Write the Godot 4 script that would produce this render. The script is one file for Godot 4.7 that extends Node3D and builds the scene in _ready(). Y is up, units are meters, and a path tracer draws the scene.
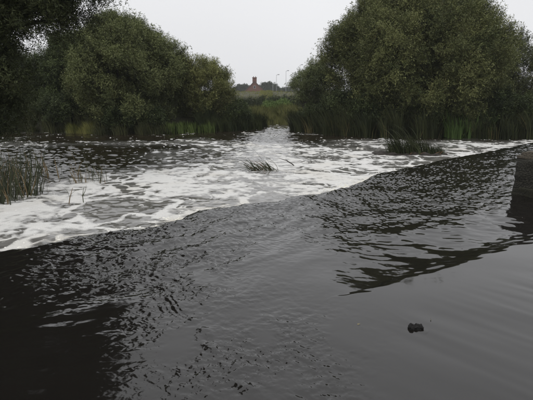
extends Node3D
# A shallow weir on a dark river under an overcast sky: upper pool, foaming lower pool, willows, reed beds.

const FLOW := Vector2(0.698, 0.716)     # points upstream
const ALONG := Vector2(0.716, -0.698)   # along the weir lip
const LOW := -0.45                      # level of the lower pool
const LIP := [[-3.0, -6.1], [1.48, -6.43], [2.2, -6.32], [2.74, -6.26], [3.4, -5.99], [3.97, -6.07], [4.52, -6.27], [5.49, -6.06], [6.66, -5.88], [7.79, -5.76], [8.67, -5.86], [10.21, -6.3], [12.25, -6.28], [15.07, -6.35], [18.19, -6.19], [22.02, -6.2], [30.0, -6.2]]
const RIVER := [
	Vector2(-4.6, -1.3), Vector2(6.2, -1.3), Vector2(7.2, -4.0), Vector2(5.6, -8.2), Vector2(7.0, -10.0), Vector2(12.5, -17.0), Vector2(17.5, -22.0), Vector2(19.5, -25.0),
	Vector2(15.0, -26.2), Vector2(11.0, -26.0), Vector2(7.5, -26.2), Vector2(4.3, -28.6), Vector2(2.8, -31.0), Vector2(2.0, -36.0), Vector2(1.9, -37.6), Vector2(1.5, -39.2),
	Vector2(0.8, -39.6), Vector2(0.0, -38.9), Vector2(-0.6, -37.3), Vector2(-1.2, -33.0), Vector2(-4.4, -30.9), Vector2(-8.3, -28.8), Vector2(-12.6, -30.2), Vector2(-17.6, -31.0),
	Vector2(-25.0, -33.5), Vector2(-27.0, -31.0), Vector2(-19.0, -26.0), Vector2(-13.5, -19.5), Vector2(-9.4, -14.0), Vector2(-6.6, -10.0), Vector2(-5.6, -7.0)]

var lip_table := PackedFloat32Array()
var na := FastNoiseLite.new()   # smooth simplex, frequency 1
var nb := FastNoiseLite.new()   # another seed
var nf := FastNoiseLite.new()   # fbm simplex, frequency 1
var nc := FastNoiseLite.new()   # cell walls
var rng := RandomNumberGenerator.new()
var leaf_mat: StandardMaterial3D
var bark_mat: StandardMaterial3D
var blade_mat: StandardMaterial3D


func _ready() -> void:
	var cam := Camera3D.new()
	cam.name = "camera"
	cam.fov = 47.0
	cam.position = Vector3(0, 1.8, 0)
	cam.rotation_degrees = Vector3(-12.6, 0, 0)
	cam.near = 0.05
	cam.far = 6000.0
	add_child(cam)
	cam.current = true

	var sky_mat := ProceduralSkyMaterial.new()
	sky_mat.sky_horizon_color = Color(0.665, 0.67, 0.685).linear_to_srgb()
	sky_mat.sky_top_color = Color(1.85, 1.87, 1.9).linear_to_srgb()
	sky_mat.sky_curve = 2.0
	sky_mat.ground_horizon_color = Color(0.10, 0.10, 0.09).linear_to_srgb()
	sky_mat.ground_bottom_color = Color(0.04, 0.04, 0.035).linear_to_srgb()
	sky_mat.sky_cover = noise_tex(0.006, 4, Color(0, 0, 0, 1), Color(0.38, 0.38, 0.39, 1), 61)
	sky_mat.sky_cover_modulate = Color(1, 1, 1, 1)
	var sky := Sky.new()
	sky.sky_material = sky_mat
	var env := Environment.new()
	env.background_mode = Environment.BG_SKY
	env.sky = sky
	env.tonemap_mode = Environment.TONE_MAPPER_LINEAR
	env.tonemap_exposure = 1.1
	env.sdfgi_enabled = true
	env.ssao_enabled = true
	env.ssil_enabled = true
	env.fog_enabled = true
	env.fog_light_color = Color(0.86, 0.87, 0.88)
	env.fog_density = 0.00045
	var we := WorldEnvironment.new()
	we.name = "environment"
	we.environment = env
	add_child(we)

	var sun := DirectionalLight3D.new()
	sun.name = "overcast_sun"
	sun.light_energy = 0.4
	sun.light_color = Color(1.0, 0.98, 0.95)
	sun.light_angular_distance = 25.0
	sun.shadow_enabled = true
	sun.rotation_degrees = Vector3(-62, -35, 0)
	add_child(sun)

	rng.seed = 7
	setup()
	build_ground()
	build_upper_water()
	build_lower_water()
	build_far_things()
	build_trees()
	build_banks()
	build_pier()
	build_plants_in_water()
	build_floating()


# ---------------------------------------------------------------- helpers

func setup() -> void:
	for pair in [[na, 11], [nb, 23], [nf, 37], [nc, 5]]:
		pair[0].seed = pair[1]
		pair[0].frequency = 1.0
		pair[0].noise_type = FastNoiseLite.TYPE_SIMPLEX_SMOOTH
		pair[0].fractal_type = FastNoiseLite.FRACTAL_NONE
	nf.fractal_type = FastNoiseLite.FRACTAL_FBM
	nf.fractal_octaves = 4
	nc.noise_type = FastNoiseLite.TYPE_CELLULAR
	nc.cellular_return_type = FastNoiseLite.RETURN_DISTANCE2_SUB
	nc.cellular_jitter = 1.0
	for i in 600:
		var t := -4.0 + i * 0.05
		var v: float = LIP[0][1]
		for k in LIP.size() - 1:
			if t >= LIP[k][0]:
				v = lerpf(LIP[k][1], LIP[k + 1][1], clampf((t - LIP[k][0]) / (LIP[k + 1][0] - LIP[k][0]), 0.0, 1.0))
		lip_table.append(v)
	leaf_mat = StandardMaterial3D.new()
	leaf_mat.vertex_color_use_as_albedo = true
	leaf_mat.roughness = 0.6
	leaf_mat.metallic_specular = 0.35
	leaf_mat.backlight_enabled = true
	leaf_mat.backlight = Color(0.42, 0.46, 0.24)
	leaf_mat.cull_mode = BaseMaterial3D.CULL_DISABLED
	blade_mat = leaf_mat.duplicate()
	blade_mat.metallic_specular = 0.15
	blade_mat.backlight = Color(0.35, 0.38, 0.2)
	bark_mat = mat(Color(0.07, 0.06, 0.045), 0.9)
	noise_relief(bark_mat, 6.0, 1.2)


func mat(linear: Color, rough: float) -> StandardMaterial3D:
	var m := StandardMaterial3D.new()
	m.albedo_color = linear.linear_to_srgb()
	m.roughness = rough
	return m


func noise_tex(freq: float, octaves: int, low: Color, high: Color, sd := 3, size := 512) -> NoiseTexture2D:
	var n := FastNoiseLite.new()
	n.seed = sd
	n.frequency = freq
	n.fractal_octaves = octaves
	var g := Gradient.new()
	g.set_color(0, low)
	g.set_color(1, high)
	var t := NoiseTexture2D.new()
	t.width = size
	t.height = size
	t.seamless = true
	t.noise = n
	t.color_ramp = g
	return t


func noise_relief(m: StandardMaterial3D, scale: float, depth: float) -> void:
	m.albedo_texture = noise_tex(0.02, 5, Color(0.55, 0.55, 0.55), Color(1, 1, 1), 4)
	m.heightmap_enabled = true
	m.heightmap_texture = noise_tex(0.03, 5, Color.BLACK, Color.WHITE, 9)
	m.heightmap_scale = depth
	m.uv1_triplanar = true
	m.uv1_scale = Vector3.ONE * scale


func thing(called: String, label: String, category: String, at: Vector3, group := "") -> Node3D:
	var o := Node3D.new()
	o.name = numbered(called)
	add_child(o)
	o.position = at
	tag(o, label, category, group)
	return o


func numbered(called: String) -> String:
	if not has_node(called):
		return called
	var k := 1
	while has_node("%s_%03d" % [called, k]):
		k += 1
	return "%s_%03d" % [called, k]


func tag(o: Node, label: String, category: String, group := "") -> void:
	o.set_meta("label", label)
	o.set_meta("category", category)
	if group:
		o.set_meta("group", group)


func part(called: String, mesh: Mesh, m: Material, parent: Node, kind := "") -> MeshInstance3D:
	var o := MeshInstance3D.new()
	var nm := called
	var k := 1
	while parent.has_node(nm):
		nm = "%s_%03d" % [called, k]
		k += 1
	o.name = nm
	o.mesh = mesh
	o.material_override = m
	if kind:
		o.set_meta("kind", kind)
	parent.add_child(o)
	return o


func many(called: String, mesh: Mesh, m: Material, places: Array, tints: Array, parent: Node) -> MultiMeshInstance3D:
	var mm := MultiMesh.new()
	mm.transform_format = MultiMesh.TRANSFORM_3D
	mm.use_colors = true
	mm.mesh = mesh
	mm.instance_count = places.size()
	for i in places.size():
		mm.set_instance_transform(i, places[i])
		mm.set_instance_color(i, tints[i])
	var o := MultiMeshInstance3D.new()
	var nm := called
	var k := 1
	while parent.has_node(nm):
		nm = "%s_%03d" % [called, k]
		k += 1
	o.name = nm
	o.multimesh = mm
	o.material_override = m
	o.set_meta("kind", "stuff")
	parent.add_child(o)
	return o


func grid_mesh(pos: PackedVector3Array, cols: int, rows: int, keep: PackedByteArray, colors := PackedColorArray()) -> ArrayMesh:
	var nor := PackedVector3Array()
	nor.resize(pos.size())
	for r in rows:
		for c in cols:
			var i := r * cols + c
			var a := pos[i + 1] if c < cols - 1 else pos[i]
			var b := pos[i - 1] if c > 0 else pos[i]
			var d := pos[i + cols] if r < rows - 1 else pos[i]
			var e := pos[i - cols] if r > 0 else pos[i]
			var n := (a - b).cross(d - e)
			if n.y < 0.0:
				n = -n
			nor[i] = n.normalized()
	# only the points in use are stored
	var back := PackedInt32Array()
	back.resize(pos.size())
	back.fill(-1)
	var p2 := PackedVector3Array()
	var n2 := PackedVector3Array()
	var c2 := PackedColorArray()
	var idx := PackedInt32Array()
	var tint := colors.size() > 0
	for r in rows - 1:
		for c in cols - 1:
			var i := r * cols + c
			if keep[i] + keep[i + 1] + keep[i + cols] + keep[i + cols + 1] == 0:
				continue
			for v in [i, i + 1, i + cols, i + cols + 1]:
				if back[v] < 0:
					back[v] = p2.size()
					p2.append(pos[v])
					n2.append(nor[v])
					if tint:
						c2.append(colors[v])
			idx.append_array([back[i], back[i + cols], back[i + 1], back[i + 1], back[i + cols], back[i + cols + 1]])
	var arr := []
	arr.resize(Mesh.ARRAY_MAX)
	arr[Mesh.ARRAY_VERTEX] = p2
	arr[Mesh.ARRAY_NORMAL] = n2
	if tint:
		arr[Mesh.ARRAY_COLOR] = c2
	arr[Mesh.ARRAY_INDEX] = idx
	var m := ArrayMesh.new()
	m.add_surface_from_arrays(Mesh.PRIMITIVE_TRIANGLES, arr)
	return m


func tube(st: SurfaceTool, pts: Array, radii: Array, sides := 7) -> void:
	var rings := []
	for i in pts.size():
		var d: Vector3 = (pts[mini(i + 1, pts.size() - 1)] - pts[maxi(i - 1, 0)]).normalized()
		var s := d.cross(Vector3(0.31, 0.17, 0.93)).normalized()
		var f := d.cross(s)
		var ring := []
		for k in sides:
			var a := TAU * k / sides
			ring.append(pts[i] + (s * cos(a) + f * sin(a)) * radii[i])
		rings.append(ring)
	for i in pts.size() - 1:
		for k in sides:
			var k2 := (k + 1) % sides
			for v in [rings[i][k], rings[i][k2], rings[i + 1][k], rings[i][k2], rings[i + 1][k2], rings[i + 1][k]]:
				st.add_vertex(v)
	for k in range(1, sides - 1):
		for v in [rings[-1][0], rings[-1][k], rings[-1][k + 1]]:
			st.add_vertex(v)


func tube_mesh(pts: Array, radii: Array, sides := 7) -> ArrayMesh:
	var st := SurfaceTool.new()
	st.begin(Mesh.PRIMITIVE_TRIANGLES)
	st.set_smooth_group(0)
	tube(st, pts, radii, sides)
	st.index()
	st.generate_normals()
	return st.commit()


func bend(a: Vector3, b: Vector3, sag: Vector3, n := 6) -> Array:
	var out := []
	for i in n + 1:
		var t := float(i) / n
		out.append(a.lerp(b, t) + sag * 4.0 * t * (1.0 - t))
	return out


func taper(r0: float, r1: float, n: int) -> Array:
	var out := []
	for i in n:
		out.append(lerpf(r0, r1, float(i) / (n - 1)))
	return out


func rand_dir() -> Vector3:
	var y := rng.randf_range(-1, 1)
	var a := rng.randf() * TAU
	var r := sqrt(1.0 - y * y)
	return Vector3(cos(a) * r, y, sin(a) * r)


func aim(up: Vector3, roll: float, size: float) -> Basis:
	var x := up.cross(Vector3(0.37, 0.21, 0.9)).normalized()
	var b := Basis(x, up, x.cross(up))
	return (b * Basis(Vector3.UP, roll)).scaled_local(Vector3.ONE * size)


# ---------------------------------------------------------------- shape of the place

func lip_at(t: float) -> float:
	var f := clampf((t + 4.0) / 0.05, 0.0, 598.0)
	var i := int(f)
	return lerpf(lip_table[i], lip_table[i + 1], f - i)


func upstream(x: float, z: float) -> float:   # metres upstream of the lip, negative below it
	return FLOW.x * x + FLOW.y * z - lip_at(ALONG.x * x + ALONG.y * z)


func river_gap(p: Vector2) -> float:   # distance to the bank, negative in the river
	var best := 1e9
	var inside := false
	var j := RIVER.size() - 1
	for i in RIVER.size():
		var a: Vector2 = RIVER[i]
		var b: Vector2 = RIVER[j]
		var ab := b - a
		var t := clampf((p - a).dot(ab) / ab.length_squared(), 0.0, 1.0)
		best = minf(best, p.distance_squared_to(a + ab * t))
		if (a.y > p.y) != (b.y > p.y) and p.x < (b.x - a.x) * (p.y - a.y) / (b.y - a.y) + a.x:
			inside = not inside
		j = i
	return -sqrt(best) if inside else sqrt(best)


func land(x: float, z: float) -> float:
	var d := river_gap(Vector2(x, z)) + 0.25 * na.get_noise_2d(x * 0.7, z * 0.7)
	var h: float
	if d < 0.0:
		h = lerpf(-0.55, -1.7, smoothstep(0.0, 1.6, -d))
	else:
		h = lerpf(-0.55, 0.35, smoothstep(0.0, 1.8, d)) + 0.35 * smoothstep(2.0, 12.0, d)
		h += 0.12 * nf.get_noise_2d(x * 0.25, z * 0.25) * smoothstep(0.3, 2.0, d)
		if z > -12.0:
			h += 0.35 * smoothstep(0.0, 0.6, d)
	# the flood bank across the end of the view
	var e := z + 82.0 + 0.04 * x
	h += 1.95 * smoothstep(20.0, 3.0, e) * lerpf(1.0, 0.45, smoothstep(-2.0, -25.0, e))
	return h


func build_ground() -> void:
	var cols := 181
	var rows := 190
	var pos := PackedVector3Array()
	var col := PackedColorArray()
	var keep := PackedByteArray()
	for r in rows:
		var rad := 0.6 * pow(4500.0 / 0.6, pow(float(r) / (rows - 1), 1.0))
		for c in cols:
			var a := TAU * c / (cols - 1)
			var x := sin(a) * rad
			var z := -cos(a) * rad
			pos.append(Vector3(x, land(x, z), z))
			var g := 0.5 + 0.5 * nf.get_noise_2d(x * 0.35, z * 0.35)
			var cc := Color(0.045, 0.05, 0.02).lerp(Color(0.09, 0.085, 0.04), g)
			if pos[-1].y < -0.2:
				cc = Color(0.035, 0.03, 0.02)
			col.append(cc)
			keep.append(1)
	var m := StandardMaterial3D.new()
	m.vertex_color_use_as_albedo = true
	m.roughness = 0.95
	m.albedo_texture = noise_tex(0.05, 5, Color(0.6, 0.6, 0.6), Color(1, 1, 1), 8)
	m.uv1_triplanar = true
	m.uv1_world_triplanar = true
	m.uv1_scale = Vector3.ONE * 0.6
	var o := part("ground", grid_mesh(pos, cols, rows, keep, col), m, self)
	o.set_meta("kind", "structure")
	o.set_meta("label", "grassy river banks and the flood bank beyond them")


# ---------------------------------------------------------------- water

func blob(x: float, z: float, cx: float, cz: float, r: float) -> float:
	return exp(-((x - cx) * (x - cx) + (z - cz) * (z - cz)) / (r * r))


func upper_height(x: float, z: float) -> float:
	var t := ALONG.x * x + ALONG.y * z
	var s := FLOW.x * x + FLOW.y * z
	var u := s - lip_at(t) + 0.10 * na.get_noise_2d(x * 1.3, z * 1.3) + 0.04 * na.get_noise_2d(x * 4.0, z * 4.0)
	# the smooth tongue where the pool starts to run over the sill
	var crest := -2.28 + 0.24 * (minf(t, 8.0) - 3.46) - 0.04 * maxf(0.0, t - 5.0) + 0.05 * nb.get_noise_2d(x * 2.5, z * 2.5) + 0.035 * na.get_noise_2d(x * 2.6, z * 7.0)
	var q := crest - s
	var has := smoothstep(2.9, 3.9, t)
	var wide := 0.02 + 0.42 * smoothstep(2.8, 5.6, t) * (1.0 + 0.10 * na.get_noise_2d(x * 1.6, z * 1.6))
	var h := 0.0
	if q > 0.0:
		h -= has * 0.21 * wide * (smoothstep(0.0, wide, q) - 0.9 * smoothstep(wide, wide + 1.0, q))
	h -= (0.02 + 0.03 * (1.0 - has)) * smoothstep(3.4, 0.0, u)
	# long low swells
	h += 0.004 * na.get_noise_2d(x * 0.9 + 5.0, z * 0.9)
	var run := (0.11 * smoothstep(0.0, 0.3, q) + 0.89 * smoothstep(0.8, 2.2, q)) * smoothstep(1.0, 3.0, t)
	run = maxf(run, smoothstep(3.2, 1.6, u))
	var boil := blob(x, z, -0.15, -2.8, 0.6) + blob(x, z, -0.45, -3.5, 0.75) + blob(x, z, -1.0, -4.4, 0.8) + blob(x, z, 0.2, -2.45, 0.3) + 0.6 * blob(x, z, -1.6, -5.2, 1.2)
	boil = minf(1.0, boil) * smoothstep(-0.9, -0.1, nb.get_noise_2d(x * 1.7, z * 1.7))
	var patch := smoothstep(-0.35, 0.4, na.get_noise_2d(s * 0.8, t * 0.45 + 9.0))
	var rip := 0.0010 + (0.024 - 0.010 * smoothstep(6.0, 9.0, t)) * run + 0.004 * minf(1.0, boil)
	h += (0.0045 * nb.get_noise_2d(s * 0.45, t * 2.4) + 0.0020 * na.get_noise_2d(s * 0.8, t * 6.0)) * smoothstep(-0.2, -1.0, q)
	h += rip * (na.get_noise_2d(s * 1.9 + 0.4 * t, t * 1.1) + 0.45 * nb.get_noise_2d(s * 4.6, t * 2.4) * (0.4 + 0.6 * patch))
	h += 0.006 * nb.get_noise_2d(x * 1.1 + 4.0, z * 3.4 + 0.6 * x) * smoothstep(-0.3, -1.3, x)
	var fine := 0.0002 + 0.006 * boil * (0.3 + 0.7 * patch) + 0.006 * smoothstep(2.2, 0.8, u) + (0.003 + 0.006 * patch + 0.004 * smoothstep(6.5, 10.0, t)) * run
	h += 0.012 * boil * (0.5 + 0.5 * patch) * nf.get_noise_2d(x * 8.0, z * 10.0)
	h += fine * nf.get_noise_2d(x * 6.0 + 0.4 * z, z * 7.0) + (0.0035 * run + 0.0035 * run * smoothstep(5.0, 8.0, t) + 0.002 * smoothstep(2.0, 0.6, u)) * smoothstep(1.0, 4.0, t) * na.get_noise_2d(x * 10.0, z * 12.0)
	# the standing wave line at the left
	var f := clampf((z + 4.3) / 1.9, 0.0, 1.0)
	var lx := lerpf(-1.05, 0.0, f) + 0.05 * nb.get_noise_2d(z * 3.0, 1.0)
	if z > -4.6 and z < -2.2:
		var dx := x - lx
		h += 0.012 * (0.7 + na.get_noise_2d(z * 4.0, x * 3.0)) * exp(-dx * dx / 0.004) * smoothstep(-4.6, -4.2, z)
		if dx < 0.0 and dx > -0.5:
			h += 0.0025 * sin(dx * 110.0) * exp(dx * 7.0) * smoothstep(-4.3, -4.0, z) * smoothstep(-3.3, -3.7, z)
	# the lump's wake
	var w := Vector2(x - 1.19, z + 3.36)
	var along := -w.dot(FLOW)
	var side := absf(w.dot(ALONG))
	if along > -0.1 and along < 0.7:
		h += 0.0016 * exp(-pow((side - 0.25 * along - 0.03) / 0.025, 2.0)) * exp(-along * 4.0)
	# over the lip
	if u < 0.5:
		var k := 0.5 - u
		h -= 0.4 * k * k if k < 0.7 else 0.196 + 0.56 * (k - 0.7) + 0.8 * (k - 0.7) * (k - 0.7)
	return h


func water_mat() -> StandardMaterial3D:
	var m := mat(Color(0.008, 0.0072, 0.0065), 0.05)
	m.metallic_specular = 0.5
	return m


func build_upper_water() -> void:
	var cols := 820
	var rows := 1120
	var pos := PackedVector3Array()
	var keep := PackedByteArray()
	pos.resize(cols * rows)
	keep.resize(cols * rows)
	for r in rows:
		var rad := 1.0 * pow(25.0, float(r) / (rows - 1))
		for c in cols:
			var f := -1.0 + 2.0 * c / (cols - 1)
			var a := deg_to_rad(37.0 * f + 45.0 * pow(f, 9.0))
			var x := sin(a) * rad
			var z := -cos(a) * rad
			var i := r * cols + c
			if upstream(x, z) < -0.9:
				pos[i] = Vector3(x, -0.9, z)
				continue
			pos[i] = Vector3(x, upper_height(x, z), z)
			keep[i] = 1
	var o := part("river_water", grid_mesh(pos, cols, rows, keep), water_mat(), self)
	o.set_meta("kind", "structure")
	o.set_meta("label", "smooth dark river water running over the weir")


func foam_density(x: float, z: float, u: float) -> float:   # how much foam lies about here, 0 to 1
	var v := -u
	var d := 0.38
	d += 0.55 * exp(-v * v / 1.4)
	d += 0.40 * blob(x, z, -5.2, -9.4, 1.2) + 0.34 * blob(x, z, -3.0, -11.4, 1.4) + 0.38 * blob(x, z, -2.6, -13.0, 1.8)
	d += 0.22 * blob(x, z, 2.5, -15.5, 2.5) + 0.2 * blob(x, z, 8.5, -21.0, 3.0) + 0.15 * blob(x, z, 0.5, -21.0, 4.0)
	d -= 0.30 * blob(x, z, -7.5, -15.0, 3.2) + 0.34 * blob(x, z, -9.0, -21.0, 5.5) + 0.25 * blob(x, z, 2.0, -25.5, 3.0)
	d -= 0.30 * smoothstep(-22.0, -28.0, z)
	d += 0.22 * na.get_noise_2d(x * 0.22, z * 0.22)
	return clampf(d, 0.0, 1.1)


func build_lower_water() -> void:
	var cols := 640
	var rows := 620
	var pos := PackedVector3Array()
	var keep := PackedByteArray()
	var col := PackedColorArray()
	var fpos := PackedVector3Array()
	var fkeep := PackedByteArray()
	var fcol := PackedColorArray()
	for p in [pos, fpos]:
		p.resize(cols * rows)
	for p in [keep, fkeep]:
		p.resize(cols * rows)
	for p in [col, fcol]:
		p.resize(cols * rows)
	for r in rows:
		var rad := 5.5 * pow(60.0 / 5.5, float(r) / (rows - 1))
		for c in cols:
			var f0 := -1.0 + 2.0 * c / (cols - 1)
			var a := deg_to_rad(37.0 * f0 + 38.0 * pow(f0, 9.0))
			var x := sin(a) * rad
			var z := -cos(a) * rad
			var i := r * cols + c
			var u := upstream(x, z)
			if u > 0.4:
				pos[i] = Vector3(x, LOW - 0.3, z)
				fpos[i] = pos[i]
				continue
			keep[i] = 1
			var wx := x + 0.55 * na.get_noise_2d(x * 0.6, z * 0.6) + 0.18 * na.get_noise_2d(x * 1.9, z * 1.9)
			var wz := z + 0.55 * nb.get_noise_2d(x * 0.6, z * 0.6) + 0.18 * nb.get_noise_2d(x * 1.9, z * 1.9)
			var dens := foam_density(x, z, u)
			var e1 := nc.get_noise_2d(wx * 0.5, wz * 0.72) + 1.0
			var e2 := nc.get_noise_2d(wx * 1.5 + 7.0, wz * 2.0) + 1.0
			var grain := nf.get_noise_2d(x * 2.2, z * 2.2)
			var mask := 1.0 - smoothstep(0.0, 0.08 + 0.62 * dens, e1)
			mask = maxf(mask, 0.85 * (1.0 - smoothstep(0.0, 0.1 + 0.5 * dens, e2)) * smoothstep(0.15, 0.6, dens))
			mask = mask + 0.42 * grain + 0.14 * nb.get_noise_2d(x * 7.0, z * 7.0) + 0.85 * (dens - 0.70)
			var film := maxf(smoothstep(-0.1, 0.7, mask) * smoothstep(0.05, 0.5, dens), (0.5 + 0.35 * grain) * smoothstep(0.08, 0.4, dens + 0.25 * blob(x, z, -2.5, -10.0, 4.0)))
			# chop, calmed where foam lies
			var chop := lerpf(0.055, 0.018, smoothstep(0.1, 0.7, dens))
			var h := LOW + chop * nf.get_noise_2d(x * 0.9 + 3.0, z * 1.25) + 0.25 * chop * na.get_noise_2d(x * 3.1, z * 4.0)
			var tumble := exp(-(u + 0.35) * (u + 0.35) / 0.25)
			h += tumble * (0.05 + 0.10 * nf.get_noise_2d(x * 1.6, z * 1.6))
			pos[i] = Vector3(x, h, z)
			col[i] = Color(0.016, 0.014, 0.010).lerp(Color(0.28, 0.275, 0.265), film)
			var thick := mask - 0.42
			fpos[i] = Vector3(x, h + 0.022 * clampf(thick, -0.4, 0.6) + 0.005 * nf.get_noise_2d(x * 9.0, z * 9.0), z)
			if thick > -0.1:
				fkeep[i] = 1
			var white := clampf(0.38 + 0.95 * thick + 0.35 * grain, 0.27, 0.70)
			var brown := clampf(tumble * 0.8 + 0.4 * nb.get_noise_2d(x * 0.5, z * 0.5) - 0.1, 0.0, 0.7)
			fcol[i] = Color(white, white, white * 0.985).lerp(Color(white * 0.80, white * 0.72, white * 0.56), brown)
	var froth := []
	var froth_tint := []
	for i in cols * rows:
		if fkeep[i] == 0 or fpos[i].y < pos[i].y + 0.003:
			continue
		var uu := upstream(fpos[i].x, fpos[i].z)
		var near := exp(-(uu + 0.5) * (uu + 0.5) / 0.5)
		if rng.randf() < 0.08 * near + 0.008:
			var sz := rng.randf_range(0.006, 0.017) * (1.0 + 0.7 * near)
			froth.append(Transform3D(Basis(Vector3.UP, rng.randf() * TAU).scaled_local(Vector3(sz * rng.randf_range(0.9, 2.0), sz * 0.7, sz)), fpos[i]))
			var tone := rng.randf_range(0.5, 0.74)
			froth_tint.append(Color(tone, tone * 0.985, tone * lerpf(0.97, 0.86, near)))
	var wm := StandardMaterial3D.new()
	wm.vertex_color_use_as_albedo = true
	wm.roughness = 0.06
	wm.metallic_specular = 0.5
	var o := part("pool_water", grid_mesh(pos, cols, rows, keep, col), wm, self)
	o.set_meta("kind", "structure")
	o.set_meta("label", "choppy dark water of the pool below the weir")
	var fm := StandardMaterial3D.new()
	fm.vertex_color_use_as_albedo = true
	fm.roughness = 0.85
	fm.albedo_texture = noise_tex(0.08, 4, Color(0.86, 0.86, 0.86), Color(1, 1, 1), 12)
	fm.heightmap_enabled = true
	fm.heightmap_texture = noise_tex(0.06, 4, Color.BLACK, Color.WHITE, 14)
	fm.heightmap_scale = 1.2
	fm.uv1_triplanar = true
	fm.uv1_world_triplanar = true
	fm.uv1_scale = Vector3.ONE * 1.3
	var f := part("river_foam", grid_mesh(fpos, cols, rows, fkeep, fcol), fm, self, "stuff")
	var bubble := SphereMesh.new()
	bubble.radius = 1.0
	bubble.height = 2.0
	bubble.radial_segments = 8
	bubble.rings = 5
	var bm := StandardMaterial3D.new()
	bm.vertex_color_use_as_albedo = true
	bm.roughness = 0.7
	many("froth", bubble, bm, froth, froth_tint, f)
	tag(f, "white foam drifting in streaks and rings below the weir", "foam")


# ---------------------------------------------------------------- foliage

func spray_mesh(sd: int, leaves: int, leaf_len: float, leaf_wide: float, length: float, droop: float) -> ArrayMesh:
	var r := RandomNumberGenerator.new()
	r.seed = sd
	var st := SurfaceTool.new()
	st.begin(Mesh.PRIMITIVE_TRIANGLES)
	var twigs := 5
	var lines := []
	for k in twigs:
		var a := TAU * k / twigs + r.randf()
		var o := Vector3(cos(a), 0, sin(a)) * (0.0 if k == 0 else r.randf_range(0.2, 0.55)) * length
		var tip := Vector3(o.x, length * r.randf_range(0.65, 1.0) - droop * o.length(), o.z)
		lines.append([Vector3(o.x, 0, o.z) * 0.08, tip])
		var w := Vector3(0.004, 0, 0.003)
		st.set_color(Color(0.6, 0.5, 0.4))
		st.set_normal(Vector3.UP)
		for v in [lines[-1][0] - w, lines[-1][0] + w, tip]:
			st.add_vertex(v)
	for i in leaves:
		var ln: Array = lines[i % twigs]
		var f := r.randf_range(0.1, 1.0)
		var p: Vector3 = ln[0].lerp(ln[1], f)
		var tw: Vector3 = (ln[1] - ln[0]).normalized()
		var a := r.randf() * TAU
		var side := tw.cross(Vector3(cos(a), 0.2, sin(a))).normalized()
		var dir := (tw * r.randf_range(0.3, 0.9) + side * 0.8 + Vector3(0, -0.35 * droop, 0)).normalized()
		var across := dir.cross(Vector3(r.randf_range(-1, 1), r.randf_range(0.2, 1.2), r.randf_range(-1, 1))).normalized()
		var n := across.cross(dir).normalized()
		var L := leaf_len * r.randf_range(0.7, 1.2)
		var W := leaf_wide * r.randf_range(0.8, 1.2)
		var mid := p + dir * L * 0.5 + n * W * 0.15
		var tip2 := p + dir * L - n * L * 0.1
		var s := r.randf_range(0.75, 1.2)
		st.set_color(Color(s, s, s))
		st.set_normal(n)
		for v in [p, tip2, mid + across * W * 0.5, p, mid - across * W * 0.5, tip2]:
			st.add_vertex(v)
	return st.commit()


func lobes_on(center: Vector3, radii: Vector3, count: int, size: float, flat_bottom := 0.0) -> Array:
	var out := []
	for i in count:
		# evenly spread directions, unevenly pushed in and out
		var y := 1.0 - 2.0 * (i + 0.5) / count
		var a := i * 2.39996 + rng.randf_range(-0.3, 0.3)
		var rr := sqrt(1.0 - y * y)
		var k := rng.randf_range(0.68, 0.99)
		var p := center + Vector3(cos(a) * rr * radii.x, y * radii.y, sin(a) * rr * radii.z) * k
		if p.y < flat_bottom:
			p.y = flat_bottom + rng.randf() * 0.5
		out.append([p, size * rng.randf_range(0.7, 1.25)])
	return out


func shoots(center: Vector3, radii: Vector3, count: int, size: float) -> Array:
	var out := []
	for i in count:
		var d := rand_dir()
		d.y = absf(d.y) * 0.8 + 0.15
		out.append([center + d.normalized() * radii * rng.randf_range(1.08, 1.26), size * rng.randf_range(0.7, 1.3)])
	return out


func crown(parent: Node3D, lobes: Array, count: int, meshes: Array, dark: Color, light: Color, size: float, rise: float, gaps: float, lean := Vector3.ZERO, clump := 0.3) -> void:
	var weight := 0.0
	var heart := Vector3.ZERO
	for l in lobes:
		weight += l[1] * l[1]
		heart += l[0] / lobes.size()
	for part_no in meshes.size():
		var places := []
		var tints := []
		for l in lobes:
			var tone := rng.randf_range(-0.15, 0.15)
			var bunches := 9
			var n := int(count / float(meshes.size()) * l[1] * l[1] / weight / bunches)
			for b in bunches:
				var d: Vector3 = (rand_dir() + (l[0] - heart).normalized() * 0.45).normalized()
				if d.y < -0.4 and rng.randf() < 0.6:
					d.y = -d.y
				var mid: Vector3 = l[0] + d * l[1] * rng.randf_range(0.55, 1.0)
				if nb.get_noise_3dv(mid * 0.9) < gaps:
					continue
				var shade := tone + rng.randf_range(-0.25, 0.25)
				var reach: float = l[1] * clump * rng.randf_range(0.7, 1.4)
				var shoot: Vector3 = (d * 0.6 + Vector3(0, rise, 0) + rand_dir() * 0.3 + lean).normalized()
				for i in n:
					# a bunch is drawn out along its own shoot
					var along := rng.randf_range(-1.0, 1.0)
					var p: Vector3 = mid + rand_dir() * reach * pow(rng.randf(), 0.6) * (1.15 - 0.5 * along) + shoot * along * reach * 1.6
					var up: Vector3 = (shoot + (p - mid).normalized() * 0.35 + rand_dir() * 0.4).normalized()
					places.append(Transform3D(aim(up, rng.randf() * TAU, size * rng.randf_range(0.65, 1.25)), p - parent.position))
					var g := clampf(0.5 + shade + 0.3 * na.get_noise_3dv(p * 0.8) + rng.randf_range(-0.2, 0.2), 0.0, 1.0)
					tints.append(dark.lerp(light, g) * Color(0.90, 1.0, 0.95))
		many("crown" if part_no == 0 else "crown_foliage", meshes[part_no], leaf_mat, places, tints, parent)


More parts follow.
